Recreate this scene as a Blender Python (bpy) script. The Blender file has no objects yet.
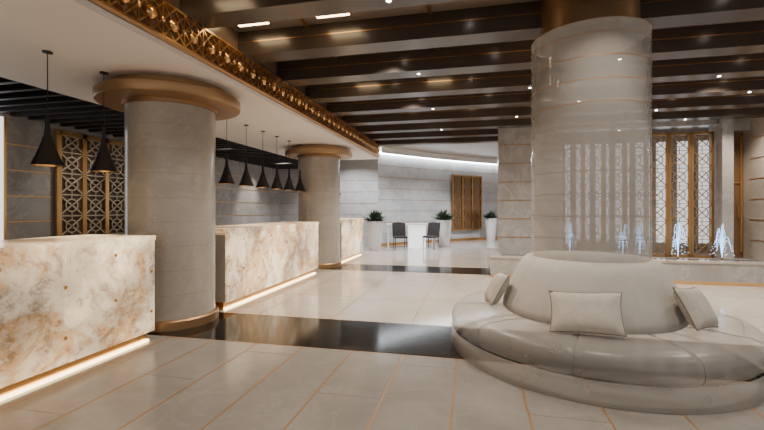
import bpy, math, random
from math import sin, cos, pi, radians
from mathutils import Vector, Matrix
random.seed(4)
F=409.0; H=1.5; C=0.9756; S=0.2195
def at(px,d):
    l=(px-382)/F*d
    return (-S*d+C*l, C*d+S*l)

# ---------------- materials ----------------
def base(name,col=(.8,.8,.8),rough=.5,metal=0,emis=None,es=0,ior=None):
    m=bpy.data.materials.new(name); m.use_nodes=True
    b=m.node_tree.nodes['Principled BSDF']
    b.inputs['Base Color'].default_value=(*col,1)
    b.inputs['Roughness'].default_value=rough
    b.inputs['Metallic'].default_value=metal
    if ior: b.inputs['IOR'].default_value=ior
    if emis:
        b.inputs['Emission Color'].default_value=(*emis,1); b.inputs['Emission Strength'].default_value=es
    return m
def ramp(nt,stops):
    r=nt.nodes.new('ShaderNodeValToRGB'); e=r.color_ramp.elements
    while len(e)<len(stops): e.new(.5)
    for i,(p,c) in enumerate(stops):
        e[i].position=p; e[i].color=(*c,1)
    return r
def noise(nt,vec,scale,detail=8,rough=.6,dist=0):
    n=nt.nodes.new('ShaderNodeTexNoise'); n.inputs['Scale'].default_value=scale
    n.inputs['Detail'].default_value=detail; n.inputs['Roughness'].default_value=rough
    n.inputs['Distortion'].default_value=dist
    nt.links.new(vec,n.inputs['Vector']); return n
def marble(name,c1,c2,vein,scale=1.2,rough=.2,vw=.03,vamt=.6,emis=0,trans=0,ior=None):
    m=base(name,c1,rough,ior=ior); nt=m.node_tree; L=nt.links.new; b=nt.nodes['Principled BSDF']
    tc=nt.nodes.new('ShaderNodeTexCoord'); v=tc.outputs['Object']
    n1=noise(nt,v,scale,8,.62,.6); r1=ramp(nt,[(.3,c1),(.7,c2)]); L(n1.outputs['Fac'],r1.inputs['Fac'])
    n2=noise(nt,v,scale*.8,6,.6,1.6)
    s=nt.nodes.new('ShaderNodeMath'); s.operation='SUBTRACT'; s.inputs[1].default_value=.5; L(n2.outputs['Fac'],s.inputs[0])
    a=nt.nodes.new('ShaderNodeMath'); a.operation='ABSOLUTE'; L(s.outputs[0],a.inputs[0])
    r2=ramp(nt,[(0,(vamt,)*3),(vw,(0,0,0))]); L(a.outputs[0],r2.inputs['Fac'])
    mx=nt.nodes.new('ShaderNodeMixRGB'); L(r2.outputs['Color'],mx.inputs['Fac']); L(r1.outputs['Color'],mx.inputs['Color1']); mx.inputs['Color2'].default_value=(*vein,1)
    L(mx.outputs[0],b.inputs['Base Color'])
    if emis:
        L(mx.outputs[0],b.inputs['Emission Color']); b.inputs['Emission Strength'].default_value=emis
    if trans:
        t=nt.nodes.new('ShaderNodeBsdfTransparent'); ms=nt.nodes.new('ShaderNodeMixShader'); ms.inputs[0].default_value=trans
        o=nt.nodes['Material Output']; L(b.outputs[0],ms.inputs[1]); L(t.outputs[0],ms.inputs[2]); L(ms.outputs[0],o.inputs['Surface'])
    return m
def onyx():
    m=base('backlit_onyx',(.8,.8,.8),.15); nt=m.node_tree; L=nt.links.new; b=nt.nodes['Principled BSDF']
    tc=nt.nodes.new('ShaderNodeTexCoord'); v=tc.outputs['Object']
    n1=noise(nt,v,1.7,10,.68,.4)
    r1=ramp(nt,[(.34,(.93,.85,.70)),(.45,(.82,.73,.61)),(.51,(.60,.50,.41)),(.56,(.55,.35,.19)),(.62,(.70,.57,.44)),(.72,(.36,.26,.20))]); L(n1.outputs['Fac'],r1.inputs['Fac'])
    n3=noise(nt,v,7,12,.8,.5); r3=ramp(nt,[(.40,(.42,.36,.32)),(.50,(.95,.95,.95)),(.62,(1,1,1))]); L(n3.outputs['Fac'],r3.inputs['Fac'])
    mx=nt.nodes.new('ShaderNodeMixRGB'); mx.blend_type='MULTIPLY'; mx.inputs[0].default_value=.75
    L(r1.outputs[0],mx.inputs[1]); L(r3.outputs[0],mx.inputs[2]); L(mx.outputs[0],b.inputs['Base Color'])
    wm=nt.nodes.new('ShaderNodeMixRGB'); wm.blend_type='MULTIPLY'; wm.inputs[0].default_value=1; wm.inputs[2].default_value=(1,.83,.56,1)
    L(mx.outputs[0],wm.inputs[1]); L(wm.outputs[0],b.inputs['Emission Color'])
    # lamps behind the slab: uneven backlight
    n2=noise(nt,v,1.0,2,.5,0); r2=ramp(nt,[(.38,(.12,)*3),(.62,(1.,)*3)]); L(n2.outputs['Fac'],r2.inputs['Fac'])
    ml=nt.nodes.new('ShaderNodeMath'); ml.operation='MULTIPLY'; ml.inputs[1].default_value=2.3
    L(r2.outputs[0],ml.inputs[0]); L(ml.outputs[0],b.inputs['Emission Strength'])
    return m
GOLD=base('brushed_gold',(.80,.47,.19),.28,1)
BRONZE=base('bronze_capital',(.40,.24,.12),.38,.8)
GOLDD=base('dark_gold',(.42,.23,.09),.35,1)
CHAMP=base('champagne_metal',(.62,.52,.38),.35,.6)
GOLDL=base('gold_inlay',(.38,.20,.08),.35,.3)
ONYX=onyx()
WALLM=marble('grey_marble_wall',(.27,.255,.24),(.40,.38,.36),(.52,.50,.48),1.1,.22,.03,.4)
FARM=marble('pale_marble_wall',(.36,.36,.365),(.50,.495,.49),(.6,.59,.58),1.1,.22,.03,.4)
COLM=marble('column_marble',(.36,.32,.27),(.46,.415,.36),(.54,.49,.43),1.8,.15,.02,.3)
JOINT=base('stone_joint',(.20,.165,.13),.4)
JOINTC=base('column_joint',(.27,.235,.195),.4)
GLCOL=marble('glazed_column_marble',(.37,.35,.325),(.48,.455,.425),(.55,.54,.52),1.2,.05,.02,.12,trans=.47)
FLM=marble('floor_marble',(.245,.23,.21),(.325,.305,.28),(.40,.38,.35),1.4,.16,.02,.25)
FLM2=marble('floor_marble_cream',(.46,.41,.35),(.56,.51,.45),(.36,.32,.27),1.3,.09,.012,.25)
BLK=marble('black_marble',(.004,.004,.005),(.008,.008,.008),(.16,.13,.11),3.5,.12,.008,.5,ior=1.32)
WHITE=base('white_plaster',(.84,.79,.74),.6)
BROWN=base('brown_lacquer',(.13,.09,.065),.3)
BEAM=base('dark_beam_wood',(.060,.044,.035),.25)
CEIL=base('bronze_ceiling',(.30,.235,.19),.25)
DARK=base('dark_louvre',(.016,.013,.012),.5)
BLACKM=base('black_metal',(.008,.008,.009),.35)
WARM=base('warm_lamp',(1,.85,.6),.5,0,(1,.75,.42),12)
STRIP=base('led_strip',(1,.9,.7),.5,0,(1,.74,.36),7)
COVE=base('cove_led',(.9,.95,1),.5,0,(.85,.93,1),24)
SPOT=base('spot_lamp',(1,.95,.9),.5,0,(1,.93,.82),25)
LEATH=marble('cream_fabric',(.46,.43,.39),(.53,.50,.455),(.5,.47,.44),2,.6,.02,.2)
SEAM=base('seam_thread',(.18,.155,.135),.6)
SEATM=marble('seat_fabric',(.45,.42,.38),(.52,.49,.45),(.47,.45,.42),2,.30,.02,.2,trans=.58)
PIL=marble('pillow_fabric',(.46,.42,.37),(.54,.50,.44),(.36,.31,.26),14,.6,.04,.3)
CERAM=base('white_ceramic',(.85,.85,.85),.25)
LEAF=base('leaf_green',(.025,.055,.022),.5)
SOIL=base('soil',(.03,.02,.015),.9)
CHM=base('dark_chair_fabric',(.03,.028,.03),.5)
WINDOW=base('bright_glazing',(.8,.85,.9),.3,0,(.85,.92,1),1.6)
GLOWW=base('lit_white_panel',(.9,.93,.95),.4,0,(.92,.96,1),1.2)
SCRW=base('screen_glazing',(.6,.62,.64),.3,0,(.95,.97,1),.9)
NICHE=base('amber_wood',(.15,.08,.04),.3)
WATER=base('pool_water',(.03,.09,.15),.03)
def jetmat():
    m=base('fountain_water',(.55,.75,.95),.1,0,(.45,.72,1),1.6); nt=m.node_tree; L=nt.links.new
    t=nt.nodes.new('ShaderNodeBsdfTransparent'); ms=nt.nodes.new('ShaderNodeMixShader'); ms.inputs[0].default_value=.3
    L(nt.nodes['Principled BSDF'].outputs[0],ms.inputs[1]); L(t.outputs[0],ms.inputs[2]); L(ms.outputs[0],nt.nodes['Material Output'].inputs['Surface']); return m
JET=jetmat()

# ---------------- mesh builder ----------------
class MB:
    def __init__(s): s.v=[];s.f=[];s.m=[];s.mats=[]
    def mi(s,m):
        if m not in s.mats: s.mats.append(m)
        return s.mats.index(m)
    def add(s,vs,fs,m):
        o=len(s.v); s.v+= [tuple(v) for v in vs]; k=s.mi(m)
        for f in fs: s.f.append([i+o for i in f]); s.m.append(k)
    def box(s,x0,y0,z0,x1,y1,z1,m,M=None):
        vs=[Vector(p) for p in [(x0,y0,z0),(x1,y0,z0),(x1,y1,z0),(x0,y1,z0),(x0,y0,z1),(x1,y0,z1),(x1,y1,z1),(x0,y1,z1)]]
        if M: vs=[M@v for v in vs]
        s.add(vs,[(0,3,2,1),(4,5,6,7),(0,1,5,4),(1,2,6,5),(2,3,7,6),(3,0,4,7)],m)
    def lathe(s,prof,m,c=(0,0,0),seg=48,M=None,rf=None):
        vs=[]
        for (r,z) in prof:
            for i in range(seg):
                a=2*pi*i/seg; rr,zz=(r,z) if rf is None else rf(r,z,a)
                v=Vector((c[0]+rr*cos(a),c[1]+rr*sin(a),c[2]+zz))
                vs.append(M@v if M else v)
        fs=[]
        for j in range(len(prof)-1):
            for i in range(seg):
                k=(i+1)%seg
                fs.append((j*seg+i,j*seg+k,(j+1)*seg+k,(j+1)*seg+i))
        s.add(vs,fs,m)
    def bar(s,p0,p1,r,m,seg=4,r2=None):
        p0=Vector(p0);p1=Vector(p1);d=(p1-p0).normalized()
        u=d.cross(Vector((0,0,1)))
        if u.length<.01: u=Vector((1,0,0))
        u.normalize(); w=d.cross(u); r2=r if r2 is None else r2
        vs=[];off=pi/4 if seg==4 else 0
        for p,q in((p0,r),(p1,r2)):
            for i in range(seg):
                a=2*pi*i/seg+off; vs.append(p+u*q*cos(a)+w*q*sin(a))
        fs=[(i,(i+1)%seg,seg+(i+1)%seg,seg+i) for i in range(seg)]+[tuple(range(seg))[::-1],tuple(range(seg,2*seg))]
        s.add(vs,fs,m)
    def path(s,pts,r,m,seg=5):
        for a,b in zip(pts[:-1],pts[1:]): s.bar(a,b,r,m,seg)
    def obj(s,name,loc=(0,0,0),rot=0,ang=35,bevel=0):
        me=bpy.data.meshes.new(name); me.from_pydata(s.v,[],s.f); me.update()
        for m in s.mats: me.materials.append(m)
        me.polygons.foreach_set('material_index',s.m)
        me.polygons.foreach_set('use_smooth',[True]*len(s.f))
        me.set_sharp_from_angle(angle=radians(ang))
        o=bpy.data.objects.new(name,me); bpy.context.scene.collection.objects.link(o)
        o.location=loc; o.rotation_euler=(0,0,rot)
        if bevel:
            b=o.modifiers.new('bevel','BEVEL'); b.width=bevel; b.segments=2; b.limit_method='ANGLE'
        return o

# ---------------- floor ----------------
f=MB()
def zone(y0,y1,m): f.box(-8,y0,-.1,9,y1,0,m)
zone(-5,4.15,FLM); zone(4.15,5.28,BLK); zone(5.28,9.6,FLM2); zone(9.6,10.7,BLK); zone(10.7,24,FLM2)
e=.0012
for k in range(-6,18):
    x=-.16+.55*k
    if x<-3.7+.1 or x>8.9: continue
    f.box(x-.007,-5,0,x+.007,4.15,e,GOLDL)
    for j in range(4):
        y=-2+ (k%3)*.75 + j*2.2
        if y<4.05: f.box(x+.007,y-.002,0,x+.543,y+.002,e,JOINT)
for y in (4.15,5.28,9.6,10.7): f.box(-3.6,y-.007,0,8.9,y+.007,e,GOLDL)
for x in [-3.0,-1.9,-.8,.3,1.4,2.5,3.6,4.7,5.8]:
    f.box(x-.006,5.29,0,x+.006,9.59,e,GOLDL)
for y in (6.7,8.15): f.box(-3.5,y-.004,0,8.9,y+.004,e,GOLDL)
f.obj('floor')

# ---------------- walls ----------------
w=MB(); w.box(-8.15,-5,0,-8,15.87,3.95,WALLM)
z=.35
while z<3.1:
    w.box(-8,-5,z-.008,-7.99,6.38,z+.008,GOLD); w.box(-8,8.08,z-.008,-7.99,15.8,z+.008,GOLD); z+=.46
for y in (0,1.5,3,4.4,9.4,10.9,12.4,13.9): w.box(-8,y-.003,0,-7.996,y+.003,3.1,JOINT)
w.obj('wall_left')
w=MB(); w.box(-8.15,15.87,0,-3.73,16.02,3.95,FARM)
z=.35
while z<3.8: w.box(-8,15.864,z-.006,-3.73,15.87,z+.006,GOLDL); z+=.46
w.obj('wall_back')
P0=Vector((-3.73,15.87,0));P1=Vector((-1.75,18.75,0));P2=Vector((1.12,21.3,0))
arc=[]
for i in range(25):
    t=i/20; arc.append(P0*(1-t)**2+P1*2*t*(1-t)+P2*t*t)
def arcstrip(mb,off0,off1,z0,z1,m):
    vs=[]
    for i,p in enumerate(arc):
        a=arc[max(i-1,0)];b=arc[min(i+1,len(arc)-1)]; t=(b-a).normalized(); n=Vector((t.y,-t.x,0))
        for (o,zz) in((off0,z0),(off1,z0),(off1,z1),(off0,z1)):
            q=p+n*o; vs.append((q.x,q.y,zz))
    fs=[]
    for i in range(len(arc)-1):
        for k in range(4):
            k2=(k+1)%4; fs.append((i*4+k,i*4+k2,i*4+4+k2,i*4+4+k))
    n=len(arc)*4-4
    fs+= [(3,2,1,0),(n,n+1,n+2,n+3)]
    mb.add(vs,fs,m)
w=MB(); arcstrip(w,-.15,0,0,3.95,FARM)
z=.5
while z<3.7: arcstrip(w,0,.006,z-.008,z+.008,GOLDL); z+=.46
arcstrip(w,0.0,.02,0,.12,GOLDD)
w.obj('wall_far_curved')
w=MB(); arcstrip(w,.10,.14,3.70,3.80,COVE); arcstrip(w,.20,.26,3.72,3.95,WHITE); w.obj('cove_light')

# ceiling
c=MB(); c.box(-8.15,-5,3.95,9,24,4.05,CEIL)
c.box(-2.999,-5,3.80,9,13.0,3.95,CEIL)
for x in (-2.04,-.5,1.1,2.75,4.4,6.0):
    c.box(x-.02,-5,3.785,x+.02,12.9,3.80,GOLD)
c.obj('ceiling')
by=[-2.63,-1.55,-.47,.61,1.69,2.77,3.85]+[3.85+1.09*k for k in range(1,9)]
for y in by:
    b=MB(); b.box(-2.99,y-.15,3.50,9,y+.15,3.799,BEAM)
    b.box(-2.99,y-.152,3.66,9,y-.15,3.672,GOLDD)
    b.obj('ceiling_beam')
l=MB()
for i,y in enumerate(by[4:-1]):
    ym=(by[4+i]+by[5+i])/2
    for k in range(7):
        x=-1.4+1.35*k+(.35 if i%2 else 0)
        l.lathe([(.0,.0),(.030,0)],SPOT,(x,ym,3.787),16)
        l.lathe([(.030,0),(.048,0),(.05,.012)],BLACKM,(x,ym,3.787),16)
        # small spots set in some beam soffits
        if (i+k)%2==0: l.lathe([(.0,.0),(.016,0),(.024,.004)],SPOT,(x+.6,y,3.495),12)
l.obj('ceiling_downlights')
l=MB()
for (x,y) in((-2.65,4.5),(-1.62,4.5),(-2.6,3.3),(-1.9,6.6),(-.6,6.6)):  # glowing panels put in for the warm reflections on the ceiling
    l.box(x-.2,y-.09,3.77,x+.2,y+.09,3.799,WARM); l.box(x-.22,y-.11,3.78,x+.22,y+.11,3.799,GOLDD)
l.obj('ceiling_reflection_panels')

# soffit
s=MB(); s.box(-5.6,-5,3.10,-3.0,12.75,3.5,WHITE); s.box(-5.6,-5,3.5,-3.0,12.75,3.95,BROWN); s.obj('ceiling_soffit')
# frieze: diamond lattice with small round bosses
t=MB(); X=-2.93; z0=3.16; z1=3.52
t.box(-3.0,-5,z0,-2.985,12.75,z1,NICHE)
t.box(-3.0,-5,z0,X+.01,12.75,z0+.022,GOLD); t.box(-3.0,-5,z1-.022,X+.01,12.75,z1,GOLD)
u=.30; y=-.5; zc=(z0+z1)/2; hh=.158
Mx=Matrix.Rotation(pi/2,4,'Y')
while y<12.6:
    yc=y+u/2
    for (a,b) in(((y,zc-hh),(y+u,zc+hh)),((y,zc+hh),(y+u,zc-hh)),((y,zc),(yc,zc+hh)),((yc,zc+hh),(y+u,zc)),((y+u,zc),(yc,zc-hh)),((yc,zc-hh),(y,zc))):
        t.bar((X-.005,a[0],a[1]),(X-.005,b[0],b[1]),.009,GOLD)
    t.bar((X-.01,y,zc-hh),(X-.01,y,zc+hh),.009,GOLD)
    M=Matrix.Translation((X-.035,yc,zc))@Mx
    t.lathe([(.060,0),(.060,.03),(.05,.042),(.044,.03),(.038,.042),(.022,.055),(.001,.06)],GOLD,seg=14,M=M)
    M=Matrix.Translation((X-.02,y,zc))@Mx
    t.lathe([(.026,0),(.024,.02),(.012,.03),(.001,.033)],GOLD,seg=10,M=M)
    y+=u
t.obj('trim_1')
l=MB(); l.box(-8,-5,3.42,-5.6,15.87,3.46,DARK)
y=-4.6
while y<15.7: l.box(-7.98,y,3.14,-5.62,y+.07,3.40,DARK); y+=.30
l.obj('ceiling_louvre')

def lattice(name,w_,h,cell,loc,rot,mat=GOLD,back=None,nx=1,frame=.025,th=1.0,line=None):
    m=MB(); line=line or mat
    for x in [i*w_/nx for i in range(nx+1)]: m.box(x-frame/2,-.025,0,x+frame/2,.025,h,mat)
    m.box(0,-.025,0,w_,.025,frame,mat); m.box(0,-.025,h-frame,w_,.025,h,mat)
    ny=max(1,round(h/cell)); ch=h/ny; cw=w_/nx
    for i in range(nx):
        for j in range(ny):
            x0=i*cw; x1=x0+cw; a=j*ch; b=a+ch; xc=(x0+x1)/2; zc=(a+b)/2
            m.bar((x0,0,a),(x1,0,b),.009*th,line); m.bar((x0,0,b),(x1,0,a),.009*th,line)
            r=min(cw,ch)*.30
            pts=[(xc+r*cos(k*pi/6),0,zc+r*sin(k*pi/6)) for k in range(13)]
            m.path(pts,.008*th,line,4)
            m.bar((xc,0,a),(xc,0,zc-r),.006*th,line); m.bar((xc,0,zc+r),(xc,0,b),.006*th,line)
            m.bar((x0,0,a),(x1,0,a),.008*th,line)
    if back: m.box(0,.03,0,w_,.05,h,back)
    return m.obj(name,loc,rot)
lattice('gold_lattice_screen',1.6,2.95,.42,(-7.93,6.42,.1),pi/2,GOLD,BROWN,3,.09,2.0,CHAMP)
def arcpt(px):
    return min(arc,key=lambda p:abs((382+F*(p.x*C+p.y*S)/(-p.x*S+p.y*C))-px))
q0=arcpt(452);q1=arcpt(481); dv=(q1-q0).normalized(); n=Vector((dv.y,-dv.x,0))
lattice('wall_lattice_panel',(q1-q0).length,2.6,.52,(q0.x+n.x*.10,q0.y+n.y*.10,.5),math.atan2(dv.y,dv.x),GOLDD,NICHE,3,.06,1.8,GOLDD)

# ---------------- desks ----------------
def desk(y0,y1):
    m=MB(); L_=y1-y0
    n=max(1,round(L_/.95)); sw=L_/n
    m.box(-.86,0,.12,-.03,L_,1.12,COLM)
    for i in range(n):
        m.box(-.03,i*sw+.002,.12,0,(i+1)*sw-.002,1.15,ONYX)
    m.box(-.90,-.0,1.15,.012,L_,1.20,ONYX)
    m.box(-.80,.03,0,-.08,L_-.03,.12,GOLD)
    m.box(-.078,.03,.0,-.05,L_-.03,.025,STRIP)
    for i in range(n+1):
        for zz in (.35,.80) :
            yy=min(max(i*sw,.05),L_-.05)
            M=Matrix.Translation((0,yy,zz))@Mx
            m.lathe([(.018,0),(.016,.006),(.008,.010),(.0005,.011)],GOLD,seg=12,M=M)
    for i in range(n):
        for zz in (.575,1.03):
            M=Matrix.Translation((0,(i+.5)*sw,zz))@Mx
            m.lathe([(.018,0),(.016,.006),(.008,.010),(.0005,.011)],GOLD,seg=12,M=M)
    m.obj('reception_desk',(-3.55,y0,0))
desk(-.2,3.98); desk(5.38,9.0); desk(10.78,12.95)

# ---------------- columns ----------------
def column(x,y):
    m=MB(); r=.55
    m.lathe([(r+.04,0),(r+.04,.10),(r+.025,.12),(r,.12)],BRONZE,seg=64)
    z=.12
    while z<2.86:
        z2=min(z+.305,2.86); m.lathe([(r,z),(r,z2-.005)],COLM,seg=64); m.lathe([(r-.0005,z2-.005),(r-.0005,z2)],JOINTC,seg=64); z=z2
    m.lathe([(r-.01,2.82),(r+.03,2.82),(r+.03,2.87),(.84,2.87),(.87,2.875),(.88,2.89),(.88,2.99),(.86,3.01),(.72,3.01),(.72,3.0995)],BRONZE,seg=72)
    m.obj('round_column',(x,y,0))
column(-4.0,4.79); column(-4.0,10.2)

cx,cy=at(588,4.43)
m=MB(); r=.58
z=.99
while z<3.3:
    z2=min(z+.22,3.32); m.lathe([(r,z),(r,z2-.007)],GLCOL,seg=80); m.lathe([(r+.0005,z2-.007),(r+.0005,z2)],GOLDL if z>2.2 else JOINTC,seg=80); z=z2
m.lathe([(r,3.32),(r-.02,3.325),(r-.10,3.33),(0,3.33)],COLM,seg=80)
m.lathe([(r-.10,3.33),(r-.10,3.7999)],BRONZE,seg=80)
m.obj('round_column',(cx,cy,0))
m=MB()
m.lathe([(1.36,0),(1.45,.0),(1.46,.02),(1.46,.17),(1.44,.19)],SEATM,seg=96)
def seam(n,depth):
    def fn(r,z,a):
        t=abs(((a*n/(2*pi))%1)-.5)*2
        k=max(0,(t-.90)/.10)**2
        return r*(1-depth*k), z-(.010*k if z>.25 else 0)
    return fn
sp=[(1.42,.195),(1.45,.23),(1.455,.30),(1.44,.36),(1.40,.40),(1.32,.42),(1.1,.428),(.80,.42)]
cp=[(.86,.40),(.885,.43),(.88,.50),(.83,.62),(.77,.76),(.715,.88),(.67,.95),(.63,.98),(.582,.99)]
m.lathe(sp,SEATM,seg=240,rf=seam(10,.006))
m.lathe(cp+[(.3,.985),(0,.985)],LEATH,seg=240,rf=seam(14,.016))
for (pr,n,dp) in((sp,10,.006),(cp[1:],14,.016)):
    for k in range(n):
        a=2*pi*k/n
        pts=[]
        for r,z in pr:
            r*=(1-dp); z-=(.010 if z>.25 else 0); pts.append((r*cos(a),r*sin(a),z))
        m.path(pts,.004,SEAM,5)
m.obj('circular_sofa',(cx,cy,0),ang=60)
def pillow(loc,size,M3):
    m=MB(); n=14; vs=[];fs=[]
    for sgn in(1,-1):
        for i in range(n+1):
            for j in range(n+1):
                u_=i/n*2-1; v_=j/n*2-1
                th=.5*size[2]*((1-u_**4)*(1-v_**4))**.55
                px=u_*size[0]/2*(1-.07*(1-v_*v_)); py=v_*size[1]/2*(1-.07*(1-u_*u_))
                vs.append(M3@Vector((px,py,sgn*(th+.003*math.sin(9*u_)*(1-v_*v_)))))
    o=(n+1)**2
    for i in range(n):
        for j in range(n):
            a=i*(n+1)+j; fs.append((a,a+n+1,a+n+2,a+1)); fs.append((o+a,o+a+1,o+a+n+2,o+a+n+1))
    m.add(vs,fs,PIL)
    rim=[]
    for k in range(n+1): rim.append((k,0))
    for k in range(1,n+1): rim.append((n,k))
    for k in range(1,n+1): rim.append((n-k,n))
    for k in range(1,n+1): rim.append((0,n-k))
    pts=[(Vector(vs[i*(n+1)+j])+Vector(vs[o+i*(n+1)+j]))/2 for i,j in rim]
    m.path(pts,.005,SEAM,6)
    m.obj('throw_pillow',loc,ang=80)
def pil(ang,rad,size,tilt=62,roll=0,z=.0):
    dx,dy=cos(ang),sin(ang)
    M=Matrix.Rotation(ang,3,'Z')@Matrix.Rotation(radians(tilt),3,'Y')@Matrix.Rotation(pi/2+roll,3,'Z')
    pillow((cx+rad*dx,cy+rad*dy,.44+z),size,M)
tocam=math.atan2(-cy,-cx)
pil(tocam-.02,1.0,(.58,.38,.15),56,.07,.165)
pil(tocam-1.25,.96,(.42,.38,.15),60,.1,.175)
pil(tocam+1.12,.96,(.48,.38,.15),60,-.12,.175)

# ---------------- pendants ----------------
def pendant(y):
    m=MB()
    m.lathe([(0,3.0995),(.045,3.0995),(.045,3.085),(0.0,3.08)],BLACKM,seg=20)
    m.bar((0,0,2.42),(0,0,3.09),.005,BLACKM,6)
    m.lathe([(.0,2.46),(.018,2.46),(.02,2.42),(.022,2.34),(.03,2.26),(.055,2.17),(.10,2.04),(.138,1.955),(.142,1.94),(.138,1.94),(.10,2.035),(.05,2.165),(.02,2.25)],BLACKM,seg=36)
    m.lathe([(.136,1.944),(.098,2.036)],GOLD,seg=36)
    m.lathe([(0,2.02),(.03,2.03),(.035,2.06),(.02,2.10),(0,2.11)],WARM,seg=16)
    m.obj('pendant_lamp',(-4.23,y,0))
for y in (2.05,2.67,3.31,3.96,6.4,7.03,7.66,8.27,8.88,9.49,11.7,12.3): pendant(y)

# ---------------- pool, piers, screens ----------------
m=MB()
m.box(.35,9.31,.06,9,9.55,.42,WALLM); m.box(.35,9.55,.06,.6,10.29,.45,WALLM); m.box(.6,9.55,0,9,10.29,.36,WALLM)
m.box(.38,9.33,0,9,9.5,.06,GOLD); m.box(.60,9.56,.36,9,10.29,.40,WATER)
m.box(.34,9.29,.42,9,9.56,.455,COLM)
m.obj('fountain_pool')
m=MB(); m.box(.35,10.295,0,9,12.4,.355,WALLM); m.obj('floor_terrace')
m=MB(); m.box(.6,10.7,.36,2.12,11.0,3.95,WALLM)
z=.8
while z<3.9: m.box(.6,10.692,z-.008,2.12,10.7,z+.008,GOLDL); z+=.46
m.obj('wall_pool_left')
m=MB(); m.box(2.12,10.9,3.45,5.48,11.15,3.95,WALLM); m.obj('wall_header')
m=MB(); m.box(2.12,12.4,0,9,12.5,3.95,WALLM)
for k in range(9): m.box(2.3+k*.5,12.38,.6,2.64+k*.5,12.4,3.3,SCRW)
m.obj('wall_pool_back')
for k in range(7):
    lattice('gold_lattice_screen',.42,2.95,.42,(2.2+.47*k,11.03,.36),0,GOLDD,None,1,.055,1.4)
m=MB(); m.box(5.5,10.75,.36,5.72,11.3,3.95,WALLM); m.box(6.15,10.3,.36,9,11.3,3.95,COLM)
m.box(5.72,10.95,3.3,6.15,11.3,3.95,WALLM)
z=.8
while z<3.9: m.box(6.15,10.292,z-.008,9,10.3,z+.008,GOLD); m.box(6.142,10.3,z-.008,6.15,10.95,z+.008,GOLD); z+=.46
m.obj('wall_right_pier')
m=MB(); m.box(5.72,11.2,.36,6.15,11.25,3.3,NICHE); m.box(5.74,11.17,.5,5.78,11.2,3.2,GOLD); m.box(6.08,11.17,.5,6.12,11.2,3.2,GOLD); m.box(5.78,11.17,2.1,6.08,11.2,2.14,GOLD); m.box(6.02,11.14,1.3,6.04,11.17,1.6,GOLD)
m.obj('door_1')
for px in (570,623,640,678,722):
    u_=(px-382)/F; d=9.95/(C+S*u_); x=d*(-S+C*u_)
    m=MB()
    m.lathe([(.03,.0),(.02,.04),(.018,.08)],GOLDD,seg=12)
    for k in range(12):
        a=2*pi*k/12+random.random()*.4; R=.06+.12*random.random(); hh2=.36+.38*random.random()
        pts=[]
        for i in range(13):
            t=i/12; 
            zz=.08+hh2*(1-((t-.42)/.42)**2) if t<.42 else .08+hh2*(1-((t-.42)/.58)**2*.85)
            pts.append((R*t*cos(a),R*t*sin(a),max(zz,.01)))
        m.path(pts[:9+k%4],.0055,JET,4)
        for q in range(3):
            p=pts[-1-q]; m.lathe([(0,-.010),(.010,0),(0,.010)],JET,(p[0]*1.15,p[1]*1.15,p[2]),5)
    m.obj('fountain_jet',(x,9.95,.40))

# ---------------- far seating group ----------------
def planter(px,d,h=1.06,r=.31):
    x,y=at(px,d); m=MB()
    m.lathe([(0,0),(r*.66,0),(r*.68,.02),(r*.98,h-.03),(r,h),(r*.92,h),(r*.90,h-.06),(0,h-.06)],CERAM,seg=40)
    m.lathe([(r*.89,h-.055),(0,h-.03)],SOIL,seg=24)
    for k in range(190):
        a=random.random()*2*pi; el=random.uniform(.05,1.5); L_=random.uniform(.32,.60)*(r/.31)
        b=Vector((random.uniform(-.12,.12),random.uniform(-.12,.12),h-.05))
        dd=Vector((cos(a)*cos(el),sin(a)*cos(el),sin(el)))
        sd=dd.cross(Vector((0,0,1))).normalized()*random.uniform(.018,.035)
        mid=b+dd*L_*.6; tip=b+dd*L_+Vector((0,0,-.05))
        m.add([b,mid+sd,tip,mid-sd],[(0,1,2,3)],LEAF)
    m.obj('potted_plant',(x,y,0))
planter(375,15.0); planter(444,16.4); planter(491,19.4,1.06,.28)
def chair(px,d,rot):
    x,y=at(px,d); m=MB()
    for sx in(-.2,.2):
        m.bar((sx*1.1,-.22,0),(sx,-.18,.45),.012,BLACKM,8,.018); m.bar((sx*1.1,.24,0),(sx,.19,.45),.012,BLACKM,8,.018)
    m.box(-.24,-.24,.43,.24,.22,.50,CHM)
    n=8
    for i in range(n):
        a0=-.25+.5*i/n; a1=-.25+.5*(i+1)/n
        yb=lambda a,z:.20+.10*(z-.5)/.5-.5*a*a
        vs=[(a0,yb(a0,.48),.48),(a1,yb(a1,.48),.48),(a1,yb(a1,1.0),1.0-.4*a1*a1),(a0,yb(a0,1.0),1.0-.4*a0*a0)]
        vs+=[(p[0],p[1]+.04,p[2]) for p in vs]
        m.add(vs,[(0,1,2,3),(7,6,5,4),(0,4,5,1),(1,5,6,2),(2,6,7,3),(3,7,4,0)],CHM)
    m.obj('dining_chair',(x,y,0),rot,bevel=.008)
chair(400,15.1,pi+radians(200)); chair(431,15.3,pi+radians(160))
x0,y0=at(411,16.0)
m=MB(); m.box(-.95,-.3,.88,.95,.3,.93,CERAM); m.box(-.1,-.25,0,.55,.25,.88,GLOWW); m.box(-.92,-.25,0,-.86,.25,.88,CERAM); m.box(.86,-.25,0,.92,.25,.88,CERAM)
m.obj('concierge_desk',(x0,y0,0),radians(12.7))
m=MB(); m.box(-7.995,4.5,.1,-7.97,5.52,3.1,WINDOW)
for y in (4.5,5.5): m.box(-7.995,y-.02,.1,-7.95,y+.02,3.1,GOLD)
m.obj('window_1')

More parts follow.
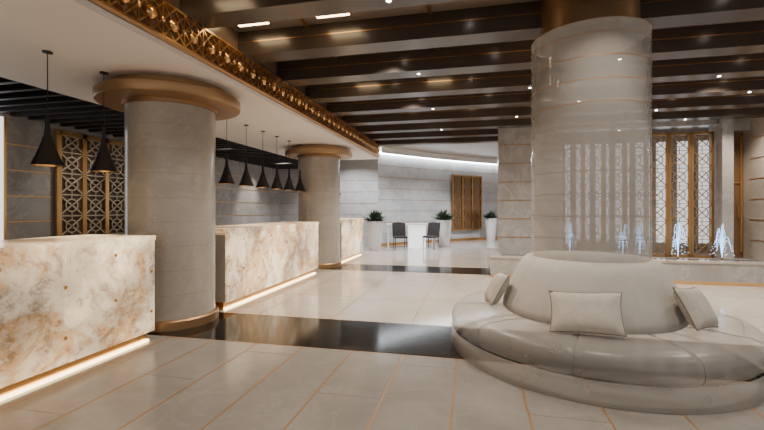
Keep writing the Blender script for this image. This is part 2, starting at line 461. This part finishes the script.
# ---------------- lights ----------------
def light(name,kind,loc,energy,col=(1,1,1),rot=(0,0,0),**kw):
    d=bpy.data.lights.new(name,kind); d.energy=energy; d.color=col
    for k,v in kw.items(): setattr(d,k,v)
    o=bpy.data.objects.new(name,d); o.location=loc; o.rotation_euler=rot; bpy.context.scene.collection.objects.link(o); return o
for (x,y,e_) in [(-1.2,1.15,55),(1.4,1.15,60),(-1.2,3.3,110),(1.2,3.3,170),(-1.2,5.5,260),(1.3,5.5,260),(3.8,5.5,220),(-1.2,7.7,330),(1.3,7.7,330),(4,7.7,300),(-1,9.8,300),(3,9.8,230),(5.5,9.8,300),(6.3,7.7,240),(-1.5,12.0,300),(5,3.3,120)]:
    light('down_spot','SPOT',(x,y,3.75),e_*1.1,(1,.87,.73),spot_size=radians(125),spot_blend=.7,shadow_soft_size=.05)
for y in (1,4,7,10,13.5):
    light('reception_downlight','SPOT',(-6.8,y+.11,3.38),260,(1,.89,.76),spot_size=radians(130),spot_blend=.7,shadow_soft_size=.05)
for (x,y) in [(-2.6,14.2),(-.6,16.3),(1.3,17.5),(-4.6,14.4)]:  # last lamp is added, without a fixture, to brighten the back wall
    light('down_spot','SPOT',(x,y,3.90),480,(.95,.97,1),spot_size=radians(130),spot_blend=.6,shadow_soft_size=.05)
for x in (3,4.6,6):
    light('screen_downlight','SPOT',(x,11.8,3.9),250,(1,.93,.84),spot_size=radians(130),spot_blend=.6,shadow_soft_size=.05)
wd=bpy.data.worlds.new('World'); bpy.context.scene.world=wd; wd.use_nodes=True
wd.node_tree.nodes['Background'].inputs[0].default_value=(1,.975,.955,1); wd.node_tree.nodes['Background'].inputs[1].default_value=.82

cam=bpy.data.cameras.new('Camera'); co=bpy.data.objects.new('Camera',cam); bpy.context.scene.collection.objects.link(co)
co.location=(0,0,1.5); co.rotation_euler=(pi/2,0,math.atan2(92,409)); cam.lens=F/764*36; cam.sensor_width=36; cam.shift_y=-6/764
cam.clip_start=.05
bpy.context.scene.camera=co
